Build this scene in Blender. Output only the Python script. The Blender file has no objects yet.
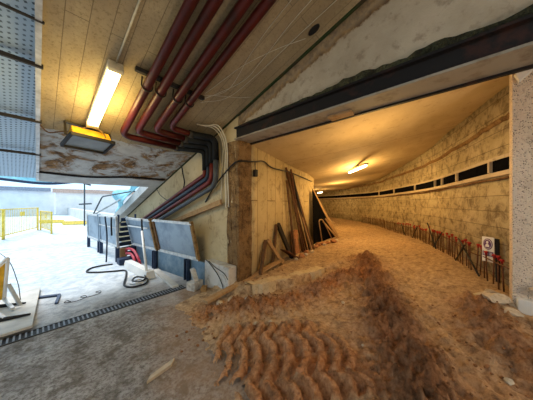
import bpy, bmesh, math, random
import numpy as np
from mathutils import Vector, Matrix
random.seed(7)
SC = bpy.context.scene
COL = SC.collection
PI = math.pi

# ------------------------------------------------------------------ materials
def rgba(c): return (c[0], c[1], c[2], 1.0)
class NT:
    def __init__(s, name):
        s.m = bpy.data.materials.new(name); s.m.use_nodes = True
        s.t = s.m.node_tree; s.b = s.t.nodes['Principled BSDF']
        s.tc = None
    def n(s, typ, **kw):
        nd = s.t.nodes.new(typ)
        for k, v in kw.items(): setattr(nd, k, v)
        return nd
    def l(s, a, b): s.t.links.new(a, b)
    def coord(s):
        if s.tc is None: s.tc = s.n('ShaderNodeTexCoord').outputs['Object']
        return s.tc
    def noise(s, scale, detail=6, rough=.6, vec=None, dist=0):
        nd = s.n('ShaderNodeTexNoise'); nd.inputs['Scale'].default_value = scale
        nd.inputs['Detail'].default_value = detail; nd.inputs['Roughness'].default_value = rough
        nd.inputs['Distortion'].default_value = dist
        s.l(vec if vec is not None else s.coord(), nd.inputs['Vector']); return nd.outputs['Fac']
    def ramp(s, fac, stops):
        nd = s.n('ShaderNodeValToRGB'); e = nd.color_ramp.elements
        while len(e) < len(stops): e.new(.5)
        for i, (p, c) in enumerate(stops):
            e[i].position = p; e[i].color = rgba(c) if isinstance(c, (tuple, list)) else (c, c, c, 1)
        s.l(fac, nd.inputs['Fac']); return nd.outputs['Color']
    def mix(s, fac, a, b, mode='MIX'):
        nd = s.n('ShaderNodeMix'); nd.data_type = 'RGBA'; nd.blend_type = mode
        for sock, v in ((nd.inputs[0], fac), (nd.inputs[6], a), (nd.inputs[7], b)):
            if hasattr(v, 'is_linked'): s.l(v, sock)
            elif isinstance(v, (tuple, list)): sock.default_value = rgba(v)
            else: sock.default_value = v
        return nd.outputs[2]
    def math(s, op, a, b=0.0, clamp=False):
        nd = s.n('ShaderNodeMath'); nd.operation = op; nd.use_clamp = clamp
        for sock, v in ((nd.inputs[0], a), (nd.inputs[1], b)):
            if hasattr(v, 'is_linked'): s.l(v, sock)
            else: sock.default_value = v
        return nd.outputs[0]
    def mapping(s, rot=(0,0,0), scale=(1,1,1), loc=(0,0,0)):
        nd = s.n('ShaderNodeMapping'); s.l(s.coord(), nd.inputs['Vector'])
        nd.inputs['Rotation'].default_value = rot; nd.inputs['Scale'].default_value = scale; nd.inputs['Location'].default_value = loc
        return nd.outputs['Vector']
    def sep(s, vec=None):
        nd = s.n('ShaderNodeSeparateXYZ'); s.l(vec if vec is not None else s.coord(), nd.inputs[0]); return nd.outputs
    def comb(s, x, y, z=0.0):
        nd = s.n('ShaderNodeCombineXYZ')
        for sock, v in zip(nd.inputs, (x, y, z)):
            if hasattr(v, 'is_linked'): s.l(v, sock)
            else: sock.default_value = v
        return nd.outputs[0]
    def brick(s, vec, w, h, mortar, smooth=.1, offset=.5):
        nd = s.n('ShaderNodeTexBrick'); s.l(vec, nd.inputs['Vector'])
        nd.inputs['Scale'].default_value = 1; nd.inputs['Brick Width'].default_value = w; nd.inputs['Row Height'].default_value = h
        nd.inputs['Mortar Size'].default_value = mortar; nd.inputs['Mortar Smooth'].default_value = smooth; nd.offset = offset
        nd.inputs['Color1'].default_value = (1,1,1,1); nd.inputs['Color2'].default_value = (.62,.62,.62,1); nd.inputs['Mortar'].default_value = (0,0,0,1)
        return nd
    def bump(s, h, strength=.5, dist=.02):
        nd = s.n('ShaderNodeBump'); nd.inputs['Strength'].default_value = strength; nd.inputs['Distance'].default_value = dist
        s.l(h, nd.inputs['Height']); s.l(nd.outputs[0], s.b.inputs['Normal'])
    def done(s, col, rough=.8, metal=0.0):
        if hasattr(col, 'is_linked'): s.l(col, s.b.inputs['Base Color'])
        else: s.b.inputs['Base Color'].default_value = rgba(col)
        s.b.inputs['Specular IOR Level'].default_value = .0 if rough >= .95 else .12 if rough >= .7 else .2 if rough >= .45 else .35
        s.b.inputs['Roughness'].default_value = rough; s.b.inputs['Metallic'].default_value = metal
        return s.m

def plain(name, col, rough=.6, metal=0.0, var=.35, scale=9):
    a = NT(name); f = a.noise(scale, 5)
    dark = tuple(c*(1-var) for c in col); lite = tuple(min(1, c*(1+var*.5)) for c in col)
    a.bump(a.noise(scale*6, 3), .15, .004)
    return a.done(a.ramp(f, [(.3, dark), (.7, lite)]), rough, metal)

def emit(name, col, strength):
    a = NT(name); a.b.inputs['Emission Color'].default_value = rgba(col); a.b.inputs['Emission Strength'].default_value = strength
    return a.done(col, .4)

def rusted(name, base, rust, thr=.5, rough=.6, metal=.3, scale=5):
    a = NT(name); f = a.noise(scale, 7, .65)
    c = a.ramp(f, [(thr-.08, base), (thr+.12, rust)])
    a.bump(a.noise(40, 4), .25, .004)
    return a.done(c, rough, metal)

M = {}
# --- yard floor concrete
a = NT('yard_concrete')
big = a.noise(.7, 7, .62); mid = a.noise(4.6, 9, .75, dist=.3); fine = a.noise(24, 8, .8)
c = a.ramp(big, [(.3, (.22,.215,.215)), (.52, (.37,.365,.36)), (.72, (.52,.51,.50))])
c = a.mix(a.ramp(mid, [(.40, .9), (.53, 0.)]), c, (.13,.11,.09))
c = a.mix(a.ramp(fine, [(.40, .9), (.54, 0.)]), c, (.10,.09,.08))
sx, sy, sz = a.sep()
# orange-brown dust trodden out of the tunnel
d = a.math('ADD', a.math('MULTIPLY', sx, .75), a.math('MULTIPLY', sy, -.22))
d = a.math('ADD', d, a.math('MULTIPLY', a.noise(1.6, 7, .65), 1.5))
dust = a.ramp(a.math('MULTIPLY', d, .5), [(.36, 0.), (.80, .9)])
c = a.mix(dust, c, (.33,.21,.125))
# paler, bluer tone out on the open yard
w = a.ramp(a.math('ADD', a.math('MULTIPLY', sy, .12), a.math('MULTIPLY', a.noise(1.1, 6), .5)), [(.68, 0.), (.90, 1.)])
c = a.mix(w, c, a.ramp(mid, [(.35, (.36,.42,.48)), (.62, (.66,.70,.74))]))
a.bump(a.math('ADD', a.math('MULTIPLY', fine, .7), mid), .9, .02)
M['yard'] = a.done(c, .75)

# --- dirt
a = NT('tunnel_dirt')
at = a.n('ShaderNodeAttribute'); at.attribute_name = 'clay'
big = a.noise(1.3, 7, .65); fine = a.noise(16, 8, .75); cr = a.noise(60, 4, .7)
sand = a.ramp(fine, [(.30, (.20,.125,.07)), (.48, (.48,.33,.19)), (.72, (.70,.53,.34))])
clay = a.ramp(fine, [(.30, (.11,.042,.017)), (.48, (.44,.19,.08)), (.72, (.68,.37,.19))])
f = a.math('ADD', at.outputs['Fac'], a.math('MULTIPLY', a.math('SUBTRACT', big, .5), .9), True)
c = a.mix(f, sand, clay)
c = a.mix(a.ramp(a.noise(5, 8, .75), [(.34, .7), (.5, 0.)]), c, (.13,.065,.035))
dp = a.n('ShaderNodeAttribute'); dp.attribute_name = 'damp'
c = a.mix(a.math('MULTIPLY', dp.outputs['Fac'], .62), c, a.ramp(fine, [(.35, (.045,.02,.010)), (.7, (.20,.095,.05))]))
a.bump(a.math('ADD', fine, a.math('MULTIPLY', cr, .6)), 1.0, .03)
M['dirt'] = a.done(c, .9)

# --- slanting board-formed ceiling
a = NT('boarded_ceiling')
sx, sy, sz = a.sep()
br = a.brick(a.comb(sy, sx), 2.6, .17, .004, .3)
n1 = a.noise(1.2, 7, .6); n2 = a.noise(26, 5, .7)
streak = a.noise(6, 5, .6, a.mapping(scale=(1, .12, 1)))
c = a.ramp(n1, [(.3, (.31,.24,.14)), (.7, (.47,.385,.24))])
c = a.mix(a.ramp(streak, [(.35, .5), (.6, 0.)]), c, (.28,.22,.15))
c = a.mix(.25, c, br.outputs['Color'], 'MULTIPLY')
c = a.mix(a.ramp(a.noise(34, 6, .8), [(.36, .7), (.5, 0.)]), c, (.20,.15,.08))
c = a.mix(a.ramp(br.outputs['Fac'], [(.2, 0.), (.9, .55)]), c, (.13,.10,.065))
# lower bare concrete band with brown stains
low = a.ramp(a.math('ADD', sy, a.math('MULTIPLY', a.noise(9, 3), .15)), [(0.0, 0.), (1., 1.)])
lowm = a.math('GREATER_THAN', a.math('ADD', sy, a.math('MULTIPLY', a.noise(9, 3), .12)), 4.62)
bare = a.ramp(a.noise(3, 8, .7), [(.3, (.33,.33,.32)), (.7, (.55,.55,.53))])
stm = a.math('MULTIPLY', a.ramp(a.noise(2.4, 8, .75, dist=.8), [(.46, 0.), (.57, 1.)]), a.math('LESS_THAN', sy, 6.2))
bare = a.mix(stm, bare, a.ramp(a.noise(11, 5), [(.35, (.07,.04,.02)), (.65, (.30,.16,.06))]))
c = a.mix(lowm, c, bare)
a.bump(a.math('ADD', a.math('MULTIPLY', br.outputs['Fac'], -.6), a.math('MULTIPLY', n2, .3)), .5, .012)
M['ceil'] = a.done(c, .85)

# --- generic concretes
def concrete(name, c0, c1, stain, thr=.42, bumpy=.4, boards=None, agg=None, scale=1.0):
    a = NT(name)
    n1 = a.noise(1.4*scale, 8, .65); n2 = a.noise(5*scale, 8, .75, dist=.5); n3 = a.noise(30, 5, .7)
    c = a.ramp(n1, [(.3, c0), (.7, c1)])
    c = a.mix(a.ramp(n2, [(thr-.1, .8), (thr+.06, 0.)]), c, stain)
    h = a.math('ADD', n2, a.math('MULTIPLY', n3, .6))
    if boards:
        kind, w, hh, mort = boards
        sx, sy, sz = a.sep()
        v = a.comb(a.math('ADD', sx, a.math('MULTIPLY', sy, .6)), sz) if kind == 'h' else a.comb(sz, a.math('ADD', sx, a.math('MULTIPLY', sy, .35)))
        br = a.brick(v, w, hh, mort, .4)
        c = a.mix(.4, c, br.outputs['Color'], 'MULTIPLY')
        c = a.mix(a.math('MULTIPLY', br.outputs['Fac'], .6), c, stain)
        h = a.math('SUBTRACT', h, a.math('MULTIPLY', br.outputs['Fac'], .6))
    if agg:
        vo = a.n('ShaderNodeTexVoronoi'); vo.inputs['Scale'].default_value = agg[0]; a.l(a.coord(), vo.inputs['Vector'])
        c = a.mix(a.math('MULTIPLY', a.ramp(vo.outputs['Distance'], [(.18, 1.), (.42, 0.)]), a.ramp(a.noise(agg[0]*.8, 2), [(.45, 0.), (.55, 1.)])), c, agg[1])
        h = a.math('ADD', h, a.math('MULTIPLY', vo.outputs['Distance'], 1.2))
    a.bump(h, bumpy, .02)
    return a.done(c, .85)
M['wall_yellow'] = concrete('plain_wall_concrete', (.42,.33,.19), (.58,.47,.29), (.18,.12,.06), .40, .45)
M['jamb'] = concrete('broken_wall_end', (.20,.115,.05), (.34,.21,.095), (.075,.04,.02), .47, 1.0, agg=(38, (.12,.07,.04)))
M['tun_left'] = concrete('vertical_board_concrete', (.46,.36,.19), (.62,.50,.29), (.19,.12,.05), .42, .5, boards=('v', 3.5, .46, .012))
M['tun_right'] = concrete('rough_outer_wall_concrete', (.42,.35,.21), (.60,.51,.34), (.13,.09,.045), .48, 1.0, boards=('h', 40, .26, .006))
M['tun_ceil'] = concrete('tunnel_ceiling_concrete', (.40,.31,.18), (.52,.41,.26), (.22,.15,.08), .38, .4, boards=('h', 2.6, 5, .012))
M['lintel'] = concrete('lintel_concrete', (.44,.36,.26), (.58,.49,.37), (.26,.19,.12), .40, .45)
M['pillar'] = concrete('speckled_pillar_concrete', (.64,.54,.44), (.78,.67,.55), (.42,.33,.25), .38, .8, agg=(52, (.09,.065,.055)))
M['pale_conc'] = concrete('pale_smooth_concrete', (.55,.55,.54), (.70,.70,.68), (.35,.33,.31), .36, .3)
M['plinth'] = concrete('whitewashed_kerb', (.47,.46,.44), (.62,.60,.57), (.20,.16,.12), .44, .7)
M['slab_side'] = concrete('grey_side_concrete', (.42,.42,.40), (.56,.55,.52), (.22,.20,.17), .40, .5)
M['stone'] = concrete('limestone_rubble', (.46,.38,.28), (.64,.55,.43), (.24,.17,.11), .42, .7, scale=4)
M['sandedge'] = concrete('sandy_slab_edge', (.50,.38,.22), (.66,.53,.34), (.28,.18,.09), .42, .9, scale=3)
M['moss'] = rusted('mossy_joint', (.03,.05,.02), (.06,.045,.025), .52, .9, 0)
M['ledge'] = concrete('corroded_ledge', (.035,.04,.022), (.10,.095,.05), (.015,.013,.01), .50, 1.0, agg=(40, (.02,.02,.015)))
# lintel front with rust run along the ceiling joint
a = NT('lintel_front'); sx, sy, sz = a.sep()
hgt = a.math('SUBTRACT', 4.248, a.math('ADD', sz, a.math('MULTIPLY', sy, .31)))     # drop below the joint
hn = a.math('ADD', hgt, a.math('MULTIPLY', a.math('SUBTRACT', a.noise(3.5, 8, .7), .5), .35))
base = a.ramp(a.noise(1.6, 8, .65), [(.3, (.34,.28,.20)), (.7, (.50,.43,.33))])
base = a.mix(a.ramp(a.noise(8, 7, .7), [(.34, .6), (.46, 0.)]), base, (.22,.17,.12))
c = a.mix(a.ramp(hn, [(.0, .75), (.13, .55), (.2, .9), (.235, 0.)]), base, a.ramp(a.noise(14, 5), [(.35, (.075,.035,.012)), (.65, (.32,.19,.07))]))
a.bump(a.noise(18, 7, .75), .6, .02); M['lintel_front'] = a.done(c, .85)

# perforated sheet
a = NT('perforated_metal'); br = a.brick(a.mapping(rot=(0, 0, math.radians(24))), .052, .052, .0165, .05)
br.inputs['Color1'].default_value = br.inputs['Color2'].default_value = (.05,.07,.10,1); br.inputs['Mortar'].default_value = (.40,.52,.63,1)
c = a.mix(a.ramp(a.noise(1.5, 6), [(.4, 0.), (.65, .35)]), br.outputs['Color'], (.34,.44,.52))
M['perf'] = a.done(c, .5, .2)

M['red'] = rusted('red_pipe_paint', (.066,.006,.005), (.030,.008,.006), .58, .42, .0)
M['red2'] = plain('bright_red_paint', (.13,.018,.014), .45)
M['wrap'] = plain('black_pipe_wrap', (.009,.010,.012), .72)
M['bluepipe'] = plain('dark_blue_grey_pipe', (.018,.028,.05), .45)
M['greypipe'] = plain('grey_pipe', (.07,.08,.095), .45)
M['bracket'] = plain('dark_steel', (.045,.04,.035), .5, .4)
M['steel'] = rusted('black_steel_beam', (.012,.010,.010), (.060,.020,.012), .60, .6, .0, 3)
M['flange'] = rusted('grey_beam_flange', (.30,.27,.22), (.17,.13,.09), .56, .7, .1, 4)
M['lampbody'] = plain('lamp_housing', (.55,.50,.38), .5)
M['tube'] = emit('lit_tube', (1, .80, .36), 8.5)
M['tube2'] = emit('lit_tunnel_tube', (1, .80, .45), 14)
M['yellow'] = plain('yellow_paint', (.72,.40,.03), .45)
M['yellowfence'] = plain('yellow_fence_paint', (.85,.62,.10), .5)
M['black'] = plain('black_rubber', (.015,.015,.017), .5)
M['grating'] = plain('worn_grating_steel', (.26,.28,.31), .6, .2)
M['splinter'] = plain('grey_brown_wood', (.50,.42,.32), .8)
M['crumb'] = plain('reddish_earth_lumps', (.26,.12,.055), .9, 0, .5, 14)
M['coping'] = plain('pinkish_coping', (.62,.42,.34), .8)
M['slatecope'] = plain('slate_coping', (.30,.33,.40), .8)
M['matt_black'] = plain('matt_black_sheet', (.006,.006,.007), .95)
M['glass'] = plain('floodlight_glass', (.22,.27,.32), .12, 0, .25, 3)
M['panel'] = rusted('blue_grey_sheet_metal', (.27,.34,.41), (.15,.20,.26), .56, .45, .35, 2.2)
M['rail'] = plain('pale_steel_rail', (.56,.57,.57), .45, .3)
M['bluesteel'] = rusted('blue_painted_steel', (.13,.21,.29), (.27,.35,.41), .55, .5, .2, 3)
M['navy'] = plain('navy_steel', (.03,.05,.10), .5, .2)
M['stile'] = rusted('weathered_timber_post', (.28,.17,.07), (.10,.06,.03), .55, .8, 0, 12)
M['wood'] = rusted('raw_timber', (.38,.24,.12), (.24,.14,.06), .58, .8, 0, 8)
M['darkwood'] = rusted('dark_timber', (.16,.085,.04), (.08,.045,.025), .55, .8, 0, 8)
M['palewood'] = plain('grey_white_board', (.56,.55,.52), .7, 0, .25, 4)
M['rust'] = rusted('rusty_bar', (.11,.055,.03), (.20,.08,.04), .5, .8, .2, 20)
M['cap'] = plain('red_plastic_cap', (.42,.03,.025), .5)
M['brick'] = plain('orange_brick', (.42,.20,.10), .85, 0, .4, 20)
M['white'] = plain('white_plastic', (.78,.78,.76), .4, 0, .1)
M['purple'] = plain('purple_print', (.14,.06,.17), .6, 0, .1)
M['cyan'] = plain('cyan_netting', (.30,.62,.72), .8, 0, .3, 5)
M['pink'] = plain('pinkish_hoarding', (.88,.82,.78), .8, 0, .15, 1)
M['greyh'] = plain('grey_hoarding', (.80,.82,.85), .8, 0, .12, 1)
M['wirew'] = plain('pale_wire', (.62,.58,.48), .5, 0, .1)
M['pinkhose'] = plain('red_hose_rubber', (.55,.06,.09), .45)

# ------------------------------------------------------------------ helpers
def fillet(pts, r, n=6):
    pts = [Vector(p) for p in pts]; out = [pts[0]]
    for i in range(1, len(pts)-1):
        p = pts[i]; d0 = pts[i-1]-p; d1 = pts[i+1]-p
        k = min(r, d0.length*.45, d1.length*.45)
        A = p+d0.normalized()*k; B = p+d1.normalized()*k
        for j in range(n+1):
            t = j/n; out.append(A*(1-t)**2+p*2*t*(1-t)+B*t*t)
    out.append(pts[-1]); return out
def spline(pts, n=8):
    P = [Vector(p) for p in pts]; P = [P[0]*2-P[1]]+P+[P[-1]*2-P[-2]]; out = []
    for i in range(1, len(P)-2):
        for j in range(n):
            t = j/n; a, b, c, d = P[i-1:i+3]
            out.append(.5*((2*b)+(c-a)*t+(2*a-5*b+4*c-d)*t*t+(3*b-a-3*c+d)*t**3))
    out.append(P[-2]); return out
class MB:
    def __init__(s): s.bm = bmesh.new()
    def box(s, x0, x1, y0, y1, z0, z1):
        v = [s.bm.verts.new((x, y, z)) for x in (x0, x1) for y in (y0, y1) for z in (z0, z1)]
        for f in ((0,1,3,2), (4,6,7,5), (0,4,5,1), (2,3,7,6), (0,2,6,4), (1,5,7,3)): s.bm.faces.new([v[i] for i in f])
        return s
    def beam(s, p, q, w, h, up=(0,0,1)):
        p = Vector(p); q = Vector(q); d = (q-p).normalized(); up = Vector(up)
        sd = d.cross(up)
        if sd.length < 1e-4: sd = d.cross(Vector((1,0,0)))
        sd.normalize(); u = sd.cross(d).normalized(); v = []
        for c in (p, q):
            for a_, b_ in ((-1,-1), (1,-1), (1,1), (-1,1)): v.append(s.bm.verts.new(c+sd*a_*w/2+u*b_*h/2))
        for f in ((3,2,1,0), (4,5,6,7), (0,1,5,4), (1,2,6,5), (2,3,7,6), (3,0,4,7)): s.bm.faces.new([v[i] for i in f])
        return s
    def tube(s, pts, r, n=8):
        P = [Vector(p) for p in pts]; rings = []; u = None
        for i, p in enumerate(P):
            d = (P[min(i+1, len(P)-1)]-P[max(i-1, 0)]).normalized()
            if u is None: u = d.cross(Vector((0,0,1)) if abs(d.z) < .95 else Vector((1,0,0))).normalized()
            else:
                u = (u-d*u.dot(d)); u = u.normalized() if u.length > 1e-6 else d.orthogonal().normalized()
            w = d.cross(u); rr = r(i/(len(P)-1)) if callable(r) else r
            rings.append([s.bm.verts.new(p+(u*math.cos(2*PI*k/n)+w*math.sin(2*PI*k/n))*rr) for k in range(n)])
        for a_, b_ in zip(rings, rings[1:]):
            for k in range(n):
                f = s.bm.faces.new((a_[k], a_[(k+1) % n], b_[(k+1) % n], b_[k])); f.smooth = True
        s.bm.faces.new(rings[0][::-1]); s.bm.faces.new(rings[-1]); return s
    def prism(s, poly, ext):
        ext = Vector(ext); a_ = [s.bm.verts.new(p) for p in poly]; b_ = [s.bm.verts.new(Vector(p)+ext) for p in poly]; n = len(poly)
        s.bm.faces.new(a_); s.bm.faces.new(b_[::-1])
        for i in range(n): s.bm.faces.new((a_[(i+1) % n], a_[i], b_[i], b_[(i+1) % n]))
        return s
    def rock(s, c, r, seed=0, squash=.7):
        rnd = random.Random(seed)
        t = bmesh.ops.create_icosphere(s.bm, subdivisions=2, radius=1.0); k = [Vector([rnd.uniform(-1,1) for _ in range(3)]).normalized() for _ in range(7)]
        for v in t['verts']:
            d = v.co.normalized(); cut = 1.0
            for q in k:
                e = d.dot(q)
                if e > .3: cut = min(cut, .62/e if e > .62 else 1.0)
            cut *= rnd.uniform(.95, 1.04)
            v.co = Vector((d.x*r[0], d.y*r[1], d.z*r[2]*1.0))*cut+Vector(c)
        return s
    def build(s, name, mat, parent=None, bevel=0.0):
        bmesh.ops.recalc_face_normals(s.bm, faces=s.bm.faces)
        me = bpy.data.meshes.new(name); s.bm.to_mesh(me); s.bm.free(); me.materials.append(mat)
        o = bpy.data.objects.new(name, me); COL.objects.link(o)
        if parent: o.parent = parent
        if bevel:
            b = o.modifiers.new('bevel', 'BEVEL'); b.width = bevel; b.segments = 2; b.limit_method = 'ANGLE'
        return o
def recentre(o):
    """move a one-mesh thing's origin to its base"""
    vs = [v.co for v in o.data.vertices]
    c = Vector((sum(v.x for v in vs)/len(vs), sum(v.y for v in vs)/len(vs), min(v.z for v in vs)))
    return o
def tag(o, label, cat, group=None, kind=None):
    o['label'] = label; o['category'] = cat
    if group: o['group'] = group
    if kind: o['kind'] = kind
    return o
def struct(o): o['kind'] = 'structure'; return o
def empty(name, label, cat, group=None, loc=(0,0,0)):
    o = bpy.data.objects.new(name, None); COL.objects.link(o); o.location = loc; o.empty_display_size = .1
    return tag(o, label, cat, group)
def child(o, parent):
    """parent keeping world coordinates (parents here only carry a translation)"""
    o.parent = parent; o.matrix_parent_inverse = Matrix.Translation(-Vector(parent.location)); return o

# ------------------------------------------------------------------ setting
SL = .31; ZC = 4.248
def cz(y, off=0): return ZC-SL*y-off          # slanting ceiling height at y

m = MB(); m.box(-40, 30, -12, 90, -.3, 0); struct(m.build('floor', M['yard']))
# sloped ceiling: main slab and the narrow strip that runs on down beside the wall
m = MB()
m.prism([(0, -5, cz(-5)), (0, 6.7, cz(6.7)), (0, 6.7, cz(6.7)+.28), (0, -5, cz(-5)+.28)], (2.5, 0, 0))
struct(m.build('ceiling', M['ceil']))
m = MB(); m.prism([(2.22, 6.7, cz(6.7)), (2.22, 13.6, cz(13.6)), (2.22, 13.6, cz(13.6)+.3), (2.22, 6.7, cz(6.7)+.3)], (.6, 0, 0))
struct(m.build('trim_1', M['slab_side']))
m = MB(); m.prism([(2.47, -3.5, cz(-3.5)), (2.47, 13.4, cz(13.4)), (2.47, 13.4, cz(13.4)-.02), (2.47, -3.5, cz(-3.5)-.02)], (.04, 0, 0))
struct(m.build('trim_2', M['moss']))
# wall with the pipes
m = MB(); m.prism([(2.5, 2.96, 0), (2.5, 13.6, 0), (2.5, 13.6, cz(13.6)+.02), (2.5, 2.96, cz(2.96)+.02)], (.3, 0, 0))
struct(m.build('wall_left', M['wall_yellow']))
m = MB()                                       # rough broken end of that wall
rnd = random.Random(3)
m.box(2.49, 2.83, 2.945, 3.28, 0, 2.87)
o = struct(m.build('trim_3', M['jamb']))
bm = bmesh.new(); bm.from_mesh(o.data); bmesh.ops.subdivide_edges(bm, edges=bm.edges, cuts=14, use_grid_fill=True)
for v in bm.verts:
    v.co += Vector((rnd.uniform(-.012,.012), rnd.uniform(-.016,.012), 0))
bm.to_mesh(o.data); bm.free()
# lintel above the tunnel mouth
m = MB(); m.prism([(2.52, -5, 2.90), (2.52, 2.96, 2.90), (2.52, 2.96, cz(2.96)+.3), (2.52, -5, cz(-5)+.3)], (.31, 0, 0))
struct(m.build('wall_front', M['lintel_front']))
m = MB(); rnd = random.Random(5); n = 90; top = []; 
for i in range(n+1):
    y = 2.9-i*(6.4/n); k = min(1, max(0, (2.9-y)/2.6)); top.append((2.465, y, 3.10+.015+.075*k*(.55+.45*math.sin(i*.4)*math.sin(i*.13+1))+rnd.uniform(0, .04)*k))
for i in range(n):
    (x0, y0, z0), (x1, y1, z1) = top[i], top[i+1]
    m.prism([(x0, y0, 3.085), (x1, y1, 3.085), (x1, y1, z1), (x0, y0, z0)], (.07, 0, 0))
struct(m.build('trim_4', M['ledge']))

# tunnel
LW = spline([(2.83,2.96,0), (3.9,3.235,0), (4.95,3.5,0), (6.5,3.85,0), (7.4,4.15,0), (8.2,4.6,0), (9,5.3,0), (10,6.4,0), (12,9,0), (13.5,11.5,0), (14.5,14,0)], 6)
RW = spline([(4.10,-.90,0), (4.75,-.66,0), (5.3,-.46,0), (6.5,-.08,0), (8.5,.68,0), (10.76,2.0,0), (12.65,3.15,0), (14.6,5.0,0), (16.6,7.5,0), (18.6,10.7,0), (20.2,14,0)], 6)
N = len(LW)
def zl(i): return 2.83-.22*min(1, i/(N*.55))
def zr(i):
    x = RW[i].x
    return 3.52-.5*min(1, max(0, (x-7)/5))-.36*min(1, max(0, (x-12)/5))
def ribbon(name, W, h, nx, mat):
    bm = bmesh.new(); prev = None
    for i, p in enumerate(W):
        d = (W[min(i+1, len(W)-1)]-W[max(i-1, 0)]).normalized(); nrm = Vector((-d.y, d.x, 0))*nx
        q = p+nrm*.25; zz = h(i)
        cur = [bm.verts.new((p.x, p.y, -.2)), bm.verts.new((p.x, p.y, zz)), bm.verts.new((q.x, q.y, zz)), bm.verts.new((q.x, q.y, -.2))]
        if prev:
            for k in range(4):
                f = bm.faces.new((prev[k], prev[(k+1) % 4], cur[(k+1) % 4], cur[k])); f.smooth = k == 0
        else: bm.faces.new(cur)
        prev = cur
    bm.faces.new(prev[::-1]); bmesh.ops.recalc_face_normals(bm, faces=bm.faces)
    me = bpy.data.meshes.new(name); bm.to_mesh(me); bm.free(); me.materials.append(mat)
    o = bpy.data.objects.new(name, me); COL.objects.link(o); return struct(o)
ribbon('wall_tunnel_left', LW, lambda i: zl(i)+.15, 1, M['tun_left'])
ribbon('wall_tunnel_right', RW, lambda i: zr(i)+.15, -1, M['tun_right'])
bm = bmesh.new(); prev = None
Ls = [Vector((2.80, 3.0, 2.85))]+[Vector((p.x, p.y+.1, zl(i))) for i, p in enumerate(LW)]
Rs = [Vector((2.80, -4.0, 3.52))]+[Vector((p.x, p.y-.1, zr(i))) for i, p in enumerate(RW)]
for l_, r_ in zip(Ls, Rs):
    cur = []
    for k in range(7): cur.append(bm.verts.new(l_.lerp(r_, k/6)))
    for k in range(7): cur.append(bm.verts.new(l_.lerp(r_, 1-k/6)+Vector((0,0,.2))))
    if prev:
        for k in range(14): bm.faces.new((prev[k], prev[(k+1) % 14], cur[(k+1) % 14], cur[k]))
    else: bm.faces.new(cur)
    prev = cur
bm.faces.new(prev[::-1]); bmesh.ops.recalc_face_normals(bm, faces=bm.faces)
me = bpy.data.meshes.new('ceiling_tunnel'); bm.to_mesh(me); bm.free(); me.materials.append(M['tun_ceil'])
struct_o = bpy.data.objects.new('ceiling_tunnel', me); COL.objects.link(struct_o); struct(struct_o)
m = MB(); m.prism([(14.3, 14.1, -.2), (20.6, 14.1, -.2), (20.6, 14.1, 3.2), (14.3, 14.1, 3.2)], (0, .2, 0)); struct(m.build('wall_back', M['tun_left']))
# speckled pillar at the right of the mouth, its smooth pale foot
m = MB(); m.box(4.10, 4.30, -3.2, -.57, 0, 3.6); struct(m.build('wall_right', M['pillar']))
m = MB(); m.prism([(4.03, -.60, -.1), (4.03, -3.2, -.1), (4.03, -3.2, .62), (4.03, -.60, .50)], (.1, 0, 0)); struct(m.build('baseboard_right', M['pale_conc'], bevel=.015))
# pale slanted patch at the head of the pillar
m = MB(); m.prism([(4.04, -.58, 3.33), (4.04, -.80, 3.62), (4.04, -.80, 3.40), (4.04, -.62, 3.22)], (.08, 0, 0)); struct(m.build('trim_5', M['pale_conc'], bevel=.01))
# ledge line high along the outer tunnel wall
m = MB(); rnd = random.Random(8); pts = []
for i, p in enumerate(RW):
    d = (RW[min(i+1, N-1)]-RW[max(i-1, 0)]).normalized(); nrm = Vector((-d.y, d.x, 0))
    pts.append(p+nrm*.005+Vector((0, 0, 3.02-.25*min(1, max(0, (p.x-5)/9))+rnd.uniform(-.02, .02))))
m.tube(pts, .045, 6); struct(m.build('trim_6', M['jamb']))
# whitewashed kerb below the wall
m = MB(); m.box(2.30, 2.5, 2.99, 3.78, 0, .53); struct(m.build('trim_7', M['plinth'], bevel=.02))

# ------------------------------------------------------------------ dirt heightfield
def vnoise(x, y, f, seed):
    r = np.random.RandomState(seed); T = r.rand(128, 128)
    X = x*f+1000; Y = y*f+1000; xi = np.floor(X).astype(int); yi = np.floor(Y).astype(int); fx = X-xi; fy = Y-yi
    fx = fx*fx*(3-2*fx); fy = fy*fy*(3-2*fy)
    g = lambda i, j: T[i % 128, j % 128]
    return (g(xi,yi)*(1-fx)+g(xi+1,yi)*fx)*(1-fy)+(g(xi,yi+1)*(1-fx)+g(xi+1,yi+1)*fx)*fy-.5
def fbm(x, y, f, seed, oct=4, g=.55):
    s = 0; a_ = 1
    for o_ in range(oct): s = s+a_*vnoise(x, y, f*2**o_, seed+o_); a_ *= g
    return s
def sstep(a_, b_, x):
    t = np.clip((x-a_)/(b_-a_), 0, 1); return t*t*(3-2*t)
def polydist(x, y, pts):
    best = np.full(x.shape, 1e9)
    for (x0, y0), (x1, y1) in zip(pts, pts[1:]):
        dx, dy = x1-x0, y1-y0; t = np.clip(((x-x0)*dx+(y-y0)*dy)/(dx*dx+dy*dy), 0, 1)
        best = np.minimum(best, np.hypot(x-x0-t*dx, y-y0-t*dy))
    return best
RP = [(p.x, p.y) for p in RW]; RP = [(4.10, -3.5)]+RP
EDGE = [(2.0, 2.9), (2.5, 2.62), (2.8, 2.47), (3.23, 2.31), (4.07, 2.07), (5.2, 1.9), (7, 2.0)]
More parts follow.
